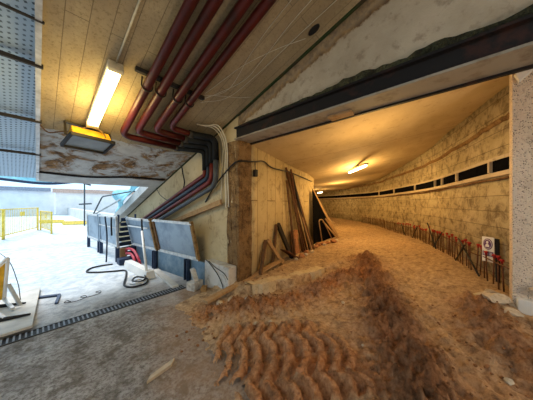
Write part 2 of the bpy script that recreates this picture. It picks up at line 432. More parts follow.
def terrain(x, y):
    dr = polydist(x, y, RP)
    z = .25*np.clip(1-dr/3.6, 0, 1)
    # road slab in the tunnel with a broken edge
    ex = np.interp(x, [p[0] for p in EDGE], [p[1] for p in EDGE])+.10*fbm(x, y, 3, 11)
    plate = sstep(-.02, .045, y-ex)*sstep(2.2, 2.5, x)*.16+sstep(3.4, 5.6, x)*.16*(1-sstep(-.02, .045, y-ex))
    z = z+plate
    n1 = fbm(x, y, 1.2, 21); n2 = fbm(x, y, 6, 31, 5, .6); n3 = fbm(x, y, 22, 41, 3)
    # boundary on the yard slab
    bx = 1.22+.45*sstep(1.3, 3.0, y)+.40*n1+.14*n2
    thick = np.clip((x-bx)*.16, -.05, .075)+.02*n2*sstep(0, .4, x-bx)
    z = z+thick
    rough = np.exp(-(polydist(x, y, [(5.3, 1.6), (4.0, 1.0), (3.1, .67), (2.5, .4), (1.7, .1)])/.30)**2)
    z = z+rough*(.13+.20*n2+.11*n3)
    r2 = np.exp(-(polydist(x, y, [(3.95, -.25), (3.4, -.3), (2.9, -.6), (2.2, -1.1)])/.28)**2)
    z = z+r2*(.07+.16*n2+.06*n3)
    heap = np.exp(-(polydist(x, y, [(1.75, 2.75), (2.3, 2.2), (3.0, 1.9), (4.2, 1.6)])/.27)**2)
    z = z+heap*(.06+.17*n2+.07*n3)
    # tyre tread prints
    ax, ay = .669, -.743
    s_ = (x-1.64)*ax+(y-1.43)*ay; w_ = (x-1.64)*ay*-1+(y-1.43)*ax
    tr = np.zeros_like(x)
    for wc, hw, s0, s1, sg in ((-.40, .13, -.25, .80, 1), (-.13, .14, -.50, .78, -1), (.15, .14, -.62, .70, 1), (.42, .14, -.60, .50, -1)):
        w2 = (w_-wc-.03*n1); env = sstep(hw*1.1, hw*.8, np.abs(w2))*sstep(s0-.12, s0+.08, s_+.08*n2)*sstep(s1+.25, s1-.1, s_+.1*n2)
        ph = (s_+.045*sg*np.sin(w2/hw*1.6)+.05*(w2/hw)**2+.05*n1)/.155
        lug = sstep(.30, .62, .5+.5*np.sin(2*PI*ph))
        tr = np.maximum(tr, env); z = z+env*(lug*.07-.008+.014*n2)
    grooves = np.exp(-(polydist(x, y, [(4.8, .55), (3.6, .2), (2.4, -.35)])/.5)**2)
    z = z+grooves*.02*np.sin((x*-.5+y*.85)*34+3*n1)
    z = z+.010*n3+.012*n2
    clay = np.clip(.7*tr+.95*rough+.75*r2+1.0*heap+.25*sstep(2.2, 1.0, y)*sstep(4.5, 2, x)-.35*sstep(.02, .1, y-ex)*sstep(3.2, 4.2, x)*0, 0, 1)
    terrain.damp = np.clip(rough*(1.0+1.6*n2)+.5*r2*(1+2*n2)+.35*heap*(.6+2*n2), 0, 1)
    return z, clay, dr
xs = np.concatenate([np.arange(.55, 4.4, .019), np.geomspace(4.4, 20, 130)[1:]])
ys = np.concatenate([np.arange(-2.6, -1.2, .05), np.arange(-1.2, 3.2, .019), np.geomspace(3.2, 14, 110)[1:]])
X, Y = np.meshgrid(xs, ys, indexing='ij'); Z, CL, DR = terrain(X, Y); DM = terrain.damp
def left_y(x): return np.interp(x, [p.x for p in LW], [p.y for p in LW])
def right_y(x): return np.interp(x, [p[0] for p in RP[1:]], [p[1] for p in RP[1:]])
inside = (Z > -.012) & (Y < np.where(X < 2.83, 3.9, left_y(X)+.12)) & (Y > np.where(X < 4.1, -9, right_y(X)-.12)) & ~((X > 2.6) & (X < 2.83) & (Y > 3.1)) & ~((X < 2.45) & (Y > 3.45))
ni, nj = X.shape; idx = -np.ones(X.shape, int)
q = inside[:-1,:-1] & inside[1:,:-1] & inside[:-1,1:] & inside[1:,1:]
use = np.zeros_like(inside); use[:-1,:-1] |= q; use[1:,:-1] |= q; use[:-1,1:] |= q; use[1:,1:] |= q
idx[use] = np.arange(use.sum())
co = np.stack([X[use], Y[use], Z[use]], 1)
I, J = np.nonzero(q)
faces = np.stack([idx[I,J], idx[I+1,J], idx[I+1,J+1], idx[I,J+1]], 1)
me = bpy.data.meshes.new('dirt_ground'); me.vertices.add(len(co)); me.vertices.foreach_set('co', co.ravel())
me.loops.add(faces.size); me.loops.foreach_set('vertex_index', faces.ravel())
me.polygons.add(len(faces)); me.polygons.foreach_set('loop_start', np.arange(0, faces.size, 4)); me.polygons.foreach_set('use_smooth', np.ones(len(faces), bool))
me.update(); me.validate()
at = me.attributes.new('clay', 'FLOAT', 'POINT'); at.data.foreach_set('value', CL[use].astype(np.float32))
at = me.attributes.new('damp', 'FLOAT', 'POINT'); at.data.foreach_set('value', DM[use].astype(np.float32))
me.materials.append(M['dirt']); dirt = bpy.data.objects.new('dirt_ground', me); COL.objects.link(dirt)
tag(dirt, 'orange brown churned earth with tyre prints covering the tunnel floor', 'dirt', kind='stuff')
def gz(x, y):
    z_, _, _ = terrain(np.array([float(x)]), np.array([float(y)])); return max(0.0, float(z_[0]))

# broken pale edge of the tunnel road slab
m = MB(); rnd = random.Random(44); E_ = []
for k in range(34):
    x = 2.53+k*.05; y = float(np.interp(x, [p[0] for p in EDGE], [p[1] for p in EDGE]))+rnd.uniform(-.035, .02)-.03*math.sin(k*.5)
    t_ = .06+min(.16, .16*(34-k)/14); E_.append((x, y, gz(x, y+.25)+.025*min(1, (33-k)/10)))
for (x0, y0, z0), (x1, y1, z1) in zip(E_, E_[1:]):
    v = [m.bm.verts.new(c) for c in ((x0, y0, -.05), (x1, y1, -.05), (x1, y1+.03, z1), (x0, y0+.03, z0), (x0, y0+.22, z0+.005), (x1, y1+.22, z1+.005), (x0, y0+.22, -.05), (x1, y1+.22, -.05))]
    for f in ((0,1,2,3), (3,2,5,4), (4,5,7,6)): m.bm.faces.new([v[i] for i in f])
bmesh.ops.remove_doubles(m.bm, verts=m.bm.verts, dist=.0005)
struct(m.build('trim_8', M['sandedge']))

# loose crumbs on the dirt: uncountable
m = MB(); rnd = random.Random(12)
for k in range(420):
    t = rnd.random()
    if t < .4: x, y = rnd.gauss(2.3, .5), rnd.gauss(2.4, .28)
    elif t < .75: x = rnd.uniform(1.9, 4.6); y = .1+(x-2)*.42+rnd.gauss(0, .3)
    else: x = rnd.uniform(2.3, 3.9); y = -.35+rnd.gauss(0, .3)
    if (x > 2.4 and y > 2.9) or (x > 4.0 and y < -.3) or (x < 2.5 and y > 2.8): continue
    r = rnd.uniform(.006, .022); g = gz(x, y)
    bmesh.ops.create_icosphere(m.bm, subdivisions=1, radius=r, matrix=Matrix.Translation((x, y, g+r*.4)) @ Matrix.Rotation(rnd.random()*3, 4, 'Z') @ Matrix.Diagonal((1, rnd.uniform(.6,1), rnd.uniform(.5,.9), 1)))
tag(m.build('dirt_crumbs', M['crumb']), 'small loose crumbs of earth scattered over the churned dirt', 'gravel', kind='stuff')

# ------------------------------------------------------------------ perforated ceiling sheet and its bars
m = MB(); m.prism([(-1.3, -3, cz(-3)+.03), (-1.3, 6.6, cz(6.6)+.03), (-1.3, 6.6, cz(6.6)+.05), (-1.3, -3, cz(-3)+.05)], (1.29, 0, 0))
o = m.build('perforated_sheet', M['perf']); tag(o, 'blue grey perforated metal sheeting overhead at the left', 'metal sheet')
fr = MB(); fr.beam((0.012, -3, cz(-3)-.01), (0.012, 6.6, cz(6.6)-.01), .045, .05); fr.build('edge_strip', M['rail'], o)
BL = ['thin dark bar crossing the perforated sheeting near the top of the photo', 'dark support bar under the perforated sheeting, nearest the lit tube lamp',
      'dark support bar under the perforated sheeting, level with the floodlight', 'lowest dark bar under the perforated sheeting, nearest the opening']
for (y, r), lb in zip(((2.78,.012), (3.32,.022), (4.37,.022), (5.38,.020)), BL):
    m = MB(); m.beam((-1.3, y, cz(y)-.02), (.05, y+.01, cz(y)-.035), r*1.6, r*2); tag(m.build('support_bar', M['bracket'], bevel=.004), lb, 'bar', 'bars under the perforated sheeting')

# ------------------------------------------------------------------ lamps
e = empty('tube_lamp', 'lit yellow fluorescent tube lamp on the slanting ceiling', 'lamp', loc=(.6, 3.55, cz(3.55)))
y0, y1 = 2.95, 4.08
m = MB(); m.beam((.615, y0-.03, cz(y0-.03)-.03), (.575, y1+.03, cz(y1+.03)-.03), .15, .05); child(m.build('housing', M['lampbody'], bevel=.008), e)
m = MB(); m.beam((.615, y0, cz(y0)-.085), (.575, y1, cz(y1)-.085), .13, .06); child(m.build('diffuser', M['tube'], bevel=.02), e)
for yy, xx in ((y0-.035, .616), (y1+.035, .574)):
    m = MB(); m.beam((xx, yy-.03, cz(yy-.03)-.065), (xx, yy+.03, cz(yy+.03)-.065), .15, .11); child(m.build('end_cap', M['lampbody'], bevel=.01), e)
m = MB(); m.tube([(.62, 2.9, cz(2.9)-.02), (.66, 1.0, cz(1.0)-.02), (.68, -1, cz(-1)-.02)], .011, 8)
tag(m.build('conduit', M['lampbody']), 'thin straight conduit running up the ceiling from the lit tube lamp', 'conduit')

def floodlight():
    e = empty('floodlight', 'yellow backed rectangular floodlight hung below the slanting ceiling', 'floodlight', loc=(.54, 4.2, 2.6))
    o = Vector((.55, 4.24, 2.64)); R = Matrix.Rotation(math.radians(14), 3, 'Z') @ Matrix.Rotation(math.radians(-20), 3, 'X')
    def P(x, y, z): return o+R @ Vector((x, y, z))
    m = MB()
    A = [P(-.25, -.17, 0), P(.25, -.17, 0), P(.25, .17, 0), P(-.25, .17, 0)]; B = [P(-.24, -.13, .16), P(.24, -.13, .16), P(.20, .10, .13), P(-.20, .10, .13)]
    va = [m.bm.verts.new(p) for p in A]; vb = [m.bm.verts.new(p) for p in B]
    m.bm.faces.new(va); m.bm.faces.new(vb[::-1])
    for i in range(4): m.bm.faces.new((va[i], va[(i+1) % 4], vb[(i+1) % 4], vb[i]))
    child(m.build('body', M['yellow'], bevel=.01), e)
    m = MB()
    for p, q_ in (((-.28,-.18),(.28,-.18)), ((.27,-.18),(.27,.18)), ((.28,.18),(-.28,.18)), ((-.27,.18),(-.27,-.18))): m.beam(P(p[0],p[1],-.015), P(q_[0],q_[1],-.015), .035, .05)
    fr_ = child(m.build('frame', M['black'], bevel=.005), e)
    m = MB(); m.prism([P(-.26,-.165,-.012), P(.26,-.165,-.012), P(.26,.165,-.012), P(-.26,.165,-.012)], R @ Vector((0,0,.01))); m.build('glass', M['glass'], fr_)
    m = MB(); L = P(-.29, -.05, .03); Rr = P(.29, -.05, .03)
    t1 = Vector((L.x, L.y+.12, cz(L.y+.12)-.02)); t2 = Vector((Rr.x, Rr.y+.12, cz(Rr.y+.12)-.02))
    m.beam(L, t1, .03, .015).beam(Rr, t2, .03, .015).beam(t1, t2, .05, .03); child(m.build('yoke', M['bracket']), e)
    m = MB(); m.tube(spline([P(-.12,-.13,.15), P(.0,-.19,.17), P(.12,-.20,.11), P(.17,-.16,.05)], 6), .009, 6); child(m.build('cable_loop', M['stile']), e)
floodlight()
m = MB(); m.tube(spline([(.03, 4.45, cz(4.45)-.03), (.12, 4.6, cz(4.6)-.04), (.25, 4.5, cz(4.5)-.05), (.36, 4.42, cz(4.42)-.06)], 6), .010, 6)
tag(m.build('cable', M['darkwood']), 'short brown cable from the perforated sheeting to the floodlight', 'cable')
m = MB(); m.tube(spline([(0, 6.15, cz(6.15)-.02), (.8, 6.2, cz(6.2)-.03), (1.6, 6.05, cz(6.05)-.025), (2.42, 6.05, cz(6.05)-.02)], 6), .022, 8)
tag(m.build('cable', M['black']), 'thick black cable along the lower edge of the slanting ceiling', 'cable')

# ------------------------------------------------------------------ pipes
DIAG = [2.31, 2.19, 2.07, 1.93]; names = ['leftmost', 'second', 'third', 'rightmost']
xs_ = [.96, 1.13, 1.36, 1.54]; ye = [4.14, 3.96, 3.80, 3.63]; yv = [3.90, 3.74, 3.60, 3.46]
low = ['red2', 'bluepipe', 'red2', 'greypipe']; ext = [.052, .056, .056, .053]
PL = ['leftmost of the four red pipes, turning along the ceiling below the tube lamp', 'second red pipe from the left of the four under the ceiling',
      'third red pipe from the left of the four under the ceiling', 'rightmost of the four red pipes, nearest the black beam']
for i in range(4):
    x, y, r = xs_[i], ye[i], ext[i]; off = .11+r*.2
    e = empty('pipe', PL[i], 'pipe', 'red pipes under the slanting ceiling', loc=(x, y, cz(y)-off))
    xw = 2.38-.012*i; zt = cz(y)-off-.02
    full = fillet([(x, -4, cz(-4)-off), (x, y, cz(y)-off), (1.95, y+.05-.06*i*.3, zt-.0)], .16, 8)
    m = MB(); m.tube(full, r, 14); child(m.build('painted_run', M['red']), e)
    dz = DIAG[i]; yb = yv[i]; dzb = dz-.3*(yb-3.85)
    m = MB(); m.tube(fillet([(1.90, y+.05-.06*i*.3, zt), (xw, yb, zt-.02), (xw, yb-.01, zt-.44)], .13, 8), r*1.12, 14); child(m.build('insulation_wrap', M['wrap']), e)
    m = MB(); m.tube(fillet([(xw, yb-.01, zt-.42), (xw, yb, dzb-.0), (xw, 8.5, dz-.3*(8.5-3.85))], .17, 8), r*.88, 14)
    child(m.build('diagonal_run', M[low[i]]), e)
    m = MB(); m.tube([(1.88, y+.045-.06*i*.3, zt), (1.97, y+.045-.06*i*.3, zt)], r*1.3, 14); child(m.build('coupling', M['bracket']), e)
# clamps and rail that carry them
e = empty('pipe_hanger', 'dark steel rail clamping the four red pipes to the ceiling', 'pipe hanger', loc=(1.25, 2.88, cz(2.88)))
m = MB(); m.beam((.80, 2.86, cz(2.86)-.03), (1.74, 2.88, cz(2.88)-.03), .05, .05); child(m.build('rail', M['bracket']), e)
for i in range(4):
    m = MB(); x = xs_[i]; pts = []
    for k in range(13):
        t = PI+PI*k/12; pts.append((x+math.cos(t)*(ext[i]+.012), 2.95, cz(2.95)-.12+math.sin(t)*(ext[i]+.012)))
    pts = [(x-ext[i]-.012, 2.93, cz(2.93)-.03)]+pts+[(x+ext[i]+.012, 2.93, cz(2.93)-.03)]
    m.tube(pts, .009, 6); child(m.build('clamp', M['bracket']), e)
m = MB(); m.beam((2.40, 3.35, 1.72), (2.44, 8.4, .50), .05, .10)
tag(m.build('timber_batten', M['wood']), 'long pale batten sloping along the wall below the diagonal pipes', 'batten')
CL = ['pale vertical cable on the yellow wall beside the pipe elbows', 'second pale vertical cable beside the wall corner', 'thin yellowish cable dropping beside the wall corner']
for k, (y, y2, z2) in enumerate(((3.36, 3.44, 1.75), (3.30, 3.28, 1.6), (3.24, 3.20, 1.62))):
    m = MB(); m.tube(spline([(1.95+.08*k, 3.46, cz(3.46)-.04), (2.3, y+.06, cz(y)-.08), (2.45, y, 2.85), (2.465, (y+y2)/2+.015, 2.3), (2.47, y2, z2)], 6), .013, 6)
    tag(m.build('cable', M['wirew'] if k else M['lampbody']), CL[k], 'cable')
# loops of black flex below the joint
m = MB(); m.tube(spline([(2.46, 5.1, cz(5.1)-.05), (2.44, 5.0, 2.42), (2.43, 4.9, 2.2), (2.43, 4.98, 2.0)], 6), .016, 6); tag(m.build('cable', M['black']), 'short black flex hanging between the mossy joint and the diagonal pipes', 'cable')
m = MB(); m.tube(spline([(2.40, 6.6, cz(6.6)-.05), (2.3, 6.0, 1.9), (2.28, 5.2, 1.75), (2.4, 4.4, 2.0)], 6), .009, 6); tag(m.build('cable', M['black']), 'thin dark cable sagging across the diagonal pipes', 'cable')

# wires fanning over the ceiling
ends = [((1.73,2.97), (2.05,2.35), (2.05,1.93), (1.98,1.15), (2.05,-.5)), ((1.74,2.9), (1.97,2.55), (1.85,1.9), (1.80,1.28), (1.8,-.5)), ((1.72,2.84), (1.9,2.75), (2.2,2.62), (2.38,2.5)),
        ((1.75,3.0), (2.05,2.72), (2.15,2.2), (2.2,1.2), (2.3,-.2)), ((1.72,2.8), (1.81,2.43), (1.9,2.1), (2.1,1.7), (2.3,1.4))]
WL = ['thin pale wire arcing across the ceiling right beside the rightmost red pipe', 'long thin wire running up the ceiling beside the pipes', 'short pale wire crossing the ceiling towards the beam corner',
      'thin pale wire arcing nearest the mossy ceiling joint', 'short curved pale wire on the ceiling below the dark hole']
for p, lb in zip(ends, WL):
    m = MB(); m.tube(spline([(x, y, cz(y)-.012) for x, y in p], 8), .0035, 5); tag(m.build('wire', M['wirew']), lb, 'wire', 'wires fanning over the slanting ceiling')
m = MB(); pts = []
for k in range(18):
    a_ = 2*PI*k/18; pts.append((2.30+.045*math.cos(a_), 1.28+.075*math.sin(a_), 0))
m.prism([(x, y, cz(y)-.012) for x, y, _ in pts], (0, 0, .02)); tag(m.build('hole_disc', M['black']), 'black disc standing in for the dark oval hole in the ceiling near the mossy joint', 'hole')  # flat black disc, the dark of an open hole put in as colour

# ------------------------------------------------------------------ steel beam
e = empty('steel_beam', 'black rusty steel beam spanning the top of the tunnel mouth', 'beam', loc=(2.5, 0, 2.86))
m = MB(); m.box(2.485, 2.515, -4.5, 2.99, 2.88, 3.08); child(m.build('web', M['steel']), e)
m = MB(); m.box(2.43, 2.56, -4.5, 2.99, 3.065, 3.09); child(m.build('top_flange', M['steel']), e)
m = MB(); m.box(2.43, 2.60, -4.5, 2.99, 2.862, 2.885); child(m.build('bottom_flange', M['flange']), e)
m = MB(); m.box(2.60, 2.79, -4.5, 2.95, 2.868, 2.895); child(m.build('soffit_plate', M['flange']), e)
m = MB(); m.box(2.79, 2.83, -4.5, 2.95, 2.845, 2.90); child(m.build('rear_angle', M['steel']), e)
m = MB(); m.box(2.61, 2.75, .95, 1.25, 2.838, 2.869); tag(m.build('timber_block', M['wood']), 'short wooden block fixed under the black beam', 'timber')

# cable draped over the jamb with a hanging socket
m = MB(); m.tube(spline([(2.47, 4.02, 1.72), (2.45, 3.7, 2.0), (2.455, 3.4, 2.22), (2.45, 3.05, 2.42), (2.5, 2.91, 2.47), (2.9, 2.93, 2.52), (3.3, 3.05, 2.6), (3.7, 3.13, 2.52), (4.9, 3.43, 2.56), (6.9, 3.92, 2.50)], 8), .016, 6)
tag(m.build('cable', M['black']), 'black cable draped around the wall corner into the tunnel', 'cable')
e = empty('hanging_socket', 'small black socket hanging by the wall corner', 'socket', loc=(2.9, 2.93, 2.25))
m = MB(); m.tube([(2.9, 2.92, 2.52), (2.9, 2.91, 2.35)], .008, 6); child(m.build('cord', M['black']), e)
m = MB(); m.box(2.86, 2.94, 2.87, 2.94, 2.22, 2.36); child(m.build('body', M['black'], bevel=.012), e)

# ------------------------------------------------------------------ guard panels
def guard_panel(name_label, x0, x1, y0, y1, zb, zt, lean, stile_near, stile_far, leg=False):
    e = empty('guard_panel', name_label, 'panel', 'blue grey sheet metal guard panels', loc=(x0, (y0+y1)/2, zb))
    def P(t, z): 
        k = (z-zb)/(zt-zb); return Vector((x0+(x1-x0)*t-lean*k, y0+(y1-y0)*t, z))
    dv = Vector((x1-x0, y1-y0, 0)).normalized(); nx = Vector((dv.y, -dv.x, 0))
    m = MB(); m.prism([P(0,zb), P(1,zb), P(1,zt), P(0,zt)], nx*.015); child(m.build('sheet', M['panel']), e)
    for z, w in ((zb, .07), (zt, .06)):
        m = MB(); m.beam(P(0,z), P(1,z), .06, w); child(m.build('rail', M['rail'], bevel=.006), e)
    m = MB(); m.beam(P(.02,zb-.03), P(.02,zt+.05), .06, .07, dv); child(m.build('post', stile_near, bevel=.005), e)
    m = MB(); m.beam(P(.98,zb-.03), P(.98,zt+.05), .06, .07, dv); child(m.build('post', stile_far, bevel=.005), e)
    if leg:
        for t in (.03, .95):
            p = P(t, zb); m = MB(); m.beam((p.x, p.y, 0), (p.x, p.y, zb), .09, .09); child(m.build('leg', M['navy']), e)
    return e, P
e1, P1 = guard_panel('nearest blue grey sheet metal panel, with a brown post at its near end', 2.31, 2.11, 4.00, 5.60, .50, 1.27, .16, M['stile'], M['darkwood'])
e2, P2 = guard_panel('blue grey panel left of the nearest panel, with a white bar across it', 2.10, 1.92, 5.72, 7.10, .49, 1.25, .16, M['stile'], M['panel'])
m = MB(); m.beam(P2(.15, 1.04)-Vector((.03,0,0)), P2(.95, 1.04)-Vector((.03,0,0)), .02, .035); child(m.build('cross_bar', M['white']), e2)
e3, P3 = guard_panel('pale blue panel on dark legs, with a black hook near its end', 1.57, 1.46, 7.17, 8.95, .43, 1.27, .03, M['rail'], M['panel'], True)
m = MB(); m.beam(P3(.95, .98)-Vector((.03,0,0)), P3(.03, .98)-Vector((.03,0,0)), .02, .03); child(m.build('cross_bar', M['rail']), e3)
e4, P4 = guard_panel('farthest pale blue panel at the edge of the bright yard', 1.45, 1.35, 9.05, 10.6, .40, 1.27, .03, M['panel'], M['rail'], True)
p = P3(.17, 1.25); m = MB(); m.tube(fillet([p+Vector((-.05,0,.03)), p+Vector((-.06,-.04,-.2)), p+Vector((-.06,-.1,-.5))], .05), .022, 8); tag(m.build('hook_bar', M['black']), 'black hook bar hung on the pale panel with dark legs', 'bar')
p = P2(.25, 1.25); m = MB(); m.tube([p+Vector((-.05,.02,.03)), p+Vector((-.05,-.03,-.25)), p+Vector((-.03,-.1,-.55))], .022, 8); tag(m.build('crowbar', M['black']), 'black bar hung on the panel with the white bar', 'bar')
# blue steel upstand under the two nearer panels
e = empty('steel_upstand', 'blue painted steel upstand below the two nearer panels', 'steel upstand', loc=(2.1, 5.5, 0))
ux = lambda y: 2.33-.40*(y-3.8)/3.3
m = MB(); m.prism([(ux(3.8), 3.8, 0), (ux(7.1), 7.1, 0), (ux(7.1), 7.1, .46), (ux(3.8), 3.8, .46)], (.04, 0, 0)); child(m.build('plate', M['bluesteel']), e)
for y in (4.35, 5.75, 6.95):
    m = MB(); x = ux(y); m.box(x-.09, x, y-.07, y-.05, 0, .46).box(x-.09, x, y+.05, y+.07, 0, .46).box(x-.025, x, y-.07, y+.07, 0, .46); child(m.build('stiffener', M['navy']), e)
# rack of blue slats in the gap
e = empty('formwork_rack', 'dark blue slatted rack in the gap between the panels', 'rack', loc=(1.95, 8.0, 0))
for k in range(8):
    m = MB(); z = .12+.15*k; m.beam((1.62+.03*k, 7.55+.04*k, z), (2.22, 7.72+.04*k, z), .12, .10); child(m.build('slat', M['navy']), e)
for x in (1.66, 2.14):
    m = MB(); m.beam((x, 7.66, 0), (x+.1, 8.0, 1.32), .06, .06); child(m.build('post', M['navy']), e)
# vertical hose / cable on the pale panel, pale pole, plank
m = MB(); m.tube(spline([(1.35, 7.62, 1.30), (1.38, 7.55, .8), (1.36, 7.45, .3), (1.32, 7.3, .03)], 6), .02, 8); tag(m.build('cable', M['bluepipe']), 'dark cable hanging straight down the front of the pale panel', 'cable')
m = MB(); m.tube([(1.64, 5.02, .02), (1.80, 5.9, .98)], .028, 10); tag(m.build('pole', M['white']), 'white pole leaning against the panel beside the black bar', 'pole')
m = MB(); m.beam((2.0, 5.54, .025), (1.86, 4.12, .025), .13, .045); tag(m.build('plank', M['palewood'], bevel=.006), 'pale plank lying on the floor at the foot of the blue upstand', 'plank')
m = MB(); m.prism([(1.53, 6.45, 0), (1.57, 6.48, .17), (1.72, 6.48, .17), (1.76, 6.45, 0)], (.07, -1.42, 0)); tag(m.build('concrete_trough', M['pale_conc'], bevel=.012), 'long pale trough on the floor beside the coiled cable', 'trough')
m = MB(); m.box(1.5, 1.85, 6.72, 7.0, 0, .16); tag(m.build('crate', M['navy'], bevel=.01), 'low dark crate under the end of the panel behind the trough', 'crate')
m = MB(); m.box(1.66, 1.84, 7.35, 7.42, .0, .34); tag(m.build('timber_board', M['wood']), 'tan board standing under the pale panel on dark legs', 'board')
for k, (lb, pp) in enumerate((('red hose looping out from under the panels', [(1.84,7.5,.1), (1.80,7.2,.33), (1.84,6.75,.36), (1.84,6.35,.22), (1.85,6.2,.06)]), ('second red hose under the panels, lower and shorter', [(1.76,7.1,.22), (1.78,6.8,.26), (1.78,6.5,.2), (1.76,6.3,.05)]))):
    m = MB(); m.tube(spline(pp, 8), .035, 8); tag(m.build('hose', M['pinkhose']), lb, 'hose')
m = MB(); m.tube(spline([(1.40,6.95,.02), (1.2,7.0,.02), (.95,6.95,.02), (.82,6.65,.02), (1.0,6.4,.02), (1.3,6.2,.02), (1.48,6.05,.02), (1.35,5.5,.03), (1.20,5.0,.02), (1.3,4.75,.02), (1.52,4.75,.03), (1.62,5.0,.04), (1.5,5.25,.05), (1.36,5.05,.06), (1.40,4.85,.06), (1.55,4.9,.07), (1.66,5.25,.08)], 8), .019, 8)
tag(m.build('cable', M['black']), 'long black cable looped on the wet yard floor', 'cable')
m = MB(); m.tube(spline([(1.30,5.0,.02), (1.42,4.82,.03), (1.55,4.88,.05), (1.5,5.02,.05), (1.38,4.98,.05), (1.36,4.86,.05), (1.5,4.8,.05)], 8), .017, 8); tag(m.build('hose', M['rail']), 'pale hose coiled at the end of the trough', 'hose')
m = MB(); m.tube(spline([(.30+.05*k+.09*math.cos(k*1.5), 4.86+.08*math.sin(k*1.5), .012+.004*k) for k in range(12)], 5), .006, 5); tag(m.build('wire', M['bracket']), 'tangle of thin dark wire on the floor near the drain', 'wire')

# blocks beside the kerb
m = MB(); m.box(-.13, .13, -.10, .10, 0, .16); o = m.build('concrete_block', M['plinth'], bevel=.015); o.location = (2.10, 3.80, 0); o.rotation_euler = (0, 0, .35)
tag(o, 'pale rough concrete block on the floor against the kerb', 'block')
m = MB(); m.box(-.10, .10, -.045, .045, 0, .24); o = m.build('concrete_block', M['plinth'], bevel=.015); o.location = (2.13, 3.82, .155); o.rotation_euler = (-.25, .12, 1.2)
tag(o, 'white block standing tilted on top of the pale block', 'block')
m = MB(); m.box(-.11, .11, -.05, .05, 0, .12); o = m.build('brick', M['stile'], bevel=.008); o.location = (2.12, 3.5, 0); o.rotation_euler = (0, .2, .9)
tag(o, 'brown brick on the floor in front of the kerb', 'brick')
m = MB(); m.tube(spline([(2.28, 3.7, .56), (2.27, 3.55, .52), (2.28, 3.3, .36), (2.28, 3.15, .2), (2.25, 3.05, .04)], 6), .009, 6); tag(m.build('wire', M['bracket']), 'thin dark wire hanging down the whitewashed kerb', 'wire')
m = MB(); m.tube(spline([(2.29, 3.6, .55), (2.28, 3.4, .48), (2.28, 3.1, .42), (2.28, 2.98, .33)], 6), .007, 6); tag(m.build('wire', M['bracket']), 'short dark wire bent over the top of the kerb', 'wire')
m = MB(); m.beam((1.80, 2.93, gz(1.8, 2.93)+.05), (3.85, 2.98, gz(3.85, 2.98)+.14), .12, .045); tag(m.build('plank', M['wood'], bevel=.005), 'long brown plank lying from the yard up onto the tunnel floor', 'plank')

# drain
e = empty('drain_grate', 'long slotted drain grating across the floor', 'drain', loc=(.4, 4.06, 0))
m = MB(); m.box(-2.2, 2.0, 3.98, 4.14, .0005, .003); child(m.build('channel_dark', M['black']), e)  # flat sheet on the floor, coloured black for the shade under the slats
for y in (3.965, 4.14):
    m = MB(); m.box(-2.2, 2.0, y, y+.02, .0, .012); child(m.build('edge_bar', M['bracket']), e)
m = MB()
for k in range(84): m.box(-2.2+.05*k, -2.2+.05*k+.018, 3.985, 4.14, .004, .012)
child(m.build('grating', M['grating']), e)

# board and sign stand at the far left
m = MB(); m.prism([(-.23, 5.84, .03), (.05, 6.0, .03), (-.04, 4.18, .03), (-.62, 4.16, .03), (-.85, 5.5, .03)], (0, 0, .035)); o = m.build('board', M['palewood']); tag(o, 'pale board lying on the floor beside the drain at the left edge', 'board')
for k, (y, lb) in enumerate(((4.3, 'front'), (5.6, 'rear'))):
    m = MB(); m.box(-.6, -.05, y-.05, y+.05, 0, .03); m.build('bearer', M['darkwood'], o)
m = MB(); m.beam((-.1, 5.55, .015), (.28, 5.36, .015), .07, .03); m.beam((.28, 5.36, .015), (.22, 4.95, .015), .04, .03); tag(m.build('angle_iron', M['navy']), 'dark angle iron lying beside the pale board', 'metal bar')
e = empty('sign_stand', 'yellow board with a white rim on a grey stand at the left edge', 'sign stand', loc=(-.5, 5.0, .065))
A, B, C_ = Vector((-.50, 5.35, .22)), Vector((-.285, 5.32, .82)), Vector((-.85, 5.35, .85))
A2 = Vector((-.36, 5.34, .19))
m = MB(); m.prism([(-.62, 5.36, .16), (-.36, 5.33, .16), (-.295, 5.32, .80), (-.72, 5.36, .22)], (0, .03, 0)); child(m.build('face', M['yellow']), e)
m = MB(); m.tube(fillet([(-.74, 5.33, .20), (-.305, 5.29, .84), (-.345, 5.30, .16)], .05), .022, 8); child(m.build('rim', M['white']), e)
for p, q_ in (((-.345, 5.30, .18), (-.24, 4.95, .10)), ((-.62, 5.33, .3), (-.30, 4.62, .10)), ((-.30, 5.28, .4), (-.17, 5.05, .09))):
    m = MB(); m.beam(p, q_, .04, .03); child(m.build('leg', M['rail']), e)
for p, q_ in (((-.7, 5.42, .09), (-.12, 5.12, .09)), ((-.62, 4.72, .09), (-.06, 4.55, .09))):
    m = MB(); m.tube([p, Vector(p).lerp(Vector(q_), .5), q_], lambda t: .045-.03*t, 8); child(m.build('foot', M['black']), e)
m = MB(); m.tube(spline([(-1.0, 6.9, .62), (-.62, 6.45, .82), (-.35, 5.9, .7), (-.22, 5.55, .35), (-.18, 5.35, .09)], 8), .006, 6); tag(m.build('wire', M['bracket']), 'thin dark wire arching behind the yellow board', 'wire')
m = MB(); m.prism([(.69, 2.13, .001), (.74, 2.18, .001), (1.0, 2.235, .001), (.93, 2.165, .001)], (0, 0, .03)); tag(m.build('wood_splinter', M['splinter']), 'pointed wood splinter lying alone on the dusty concrete', 'wood scrap')

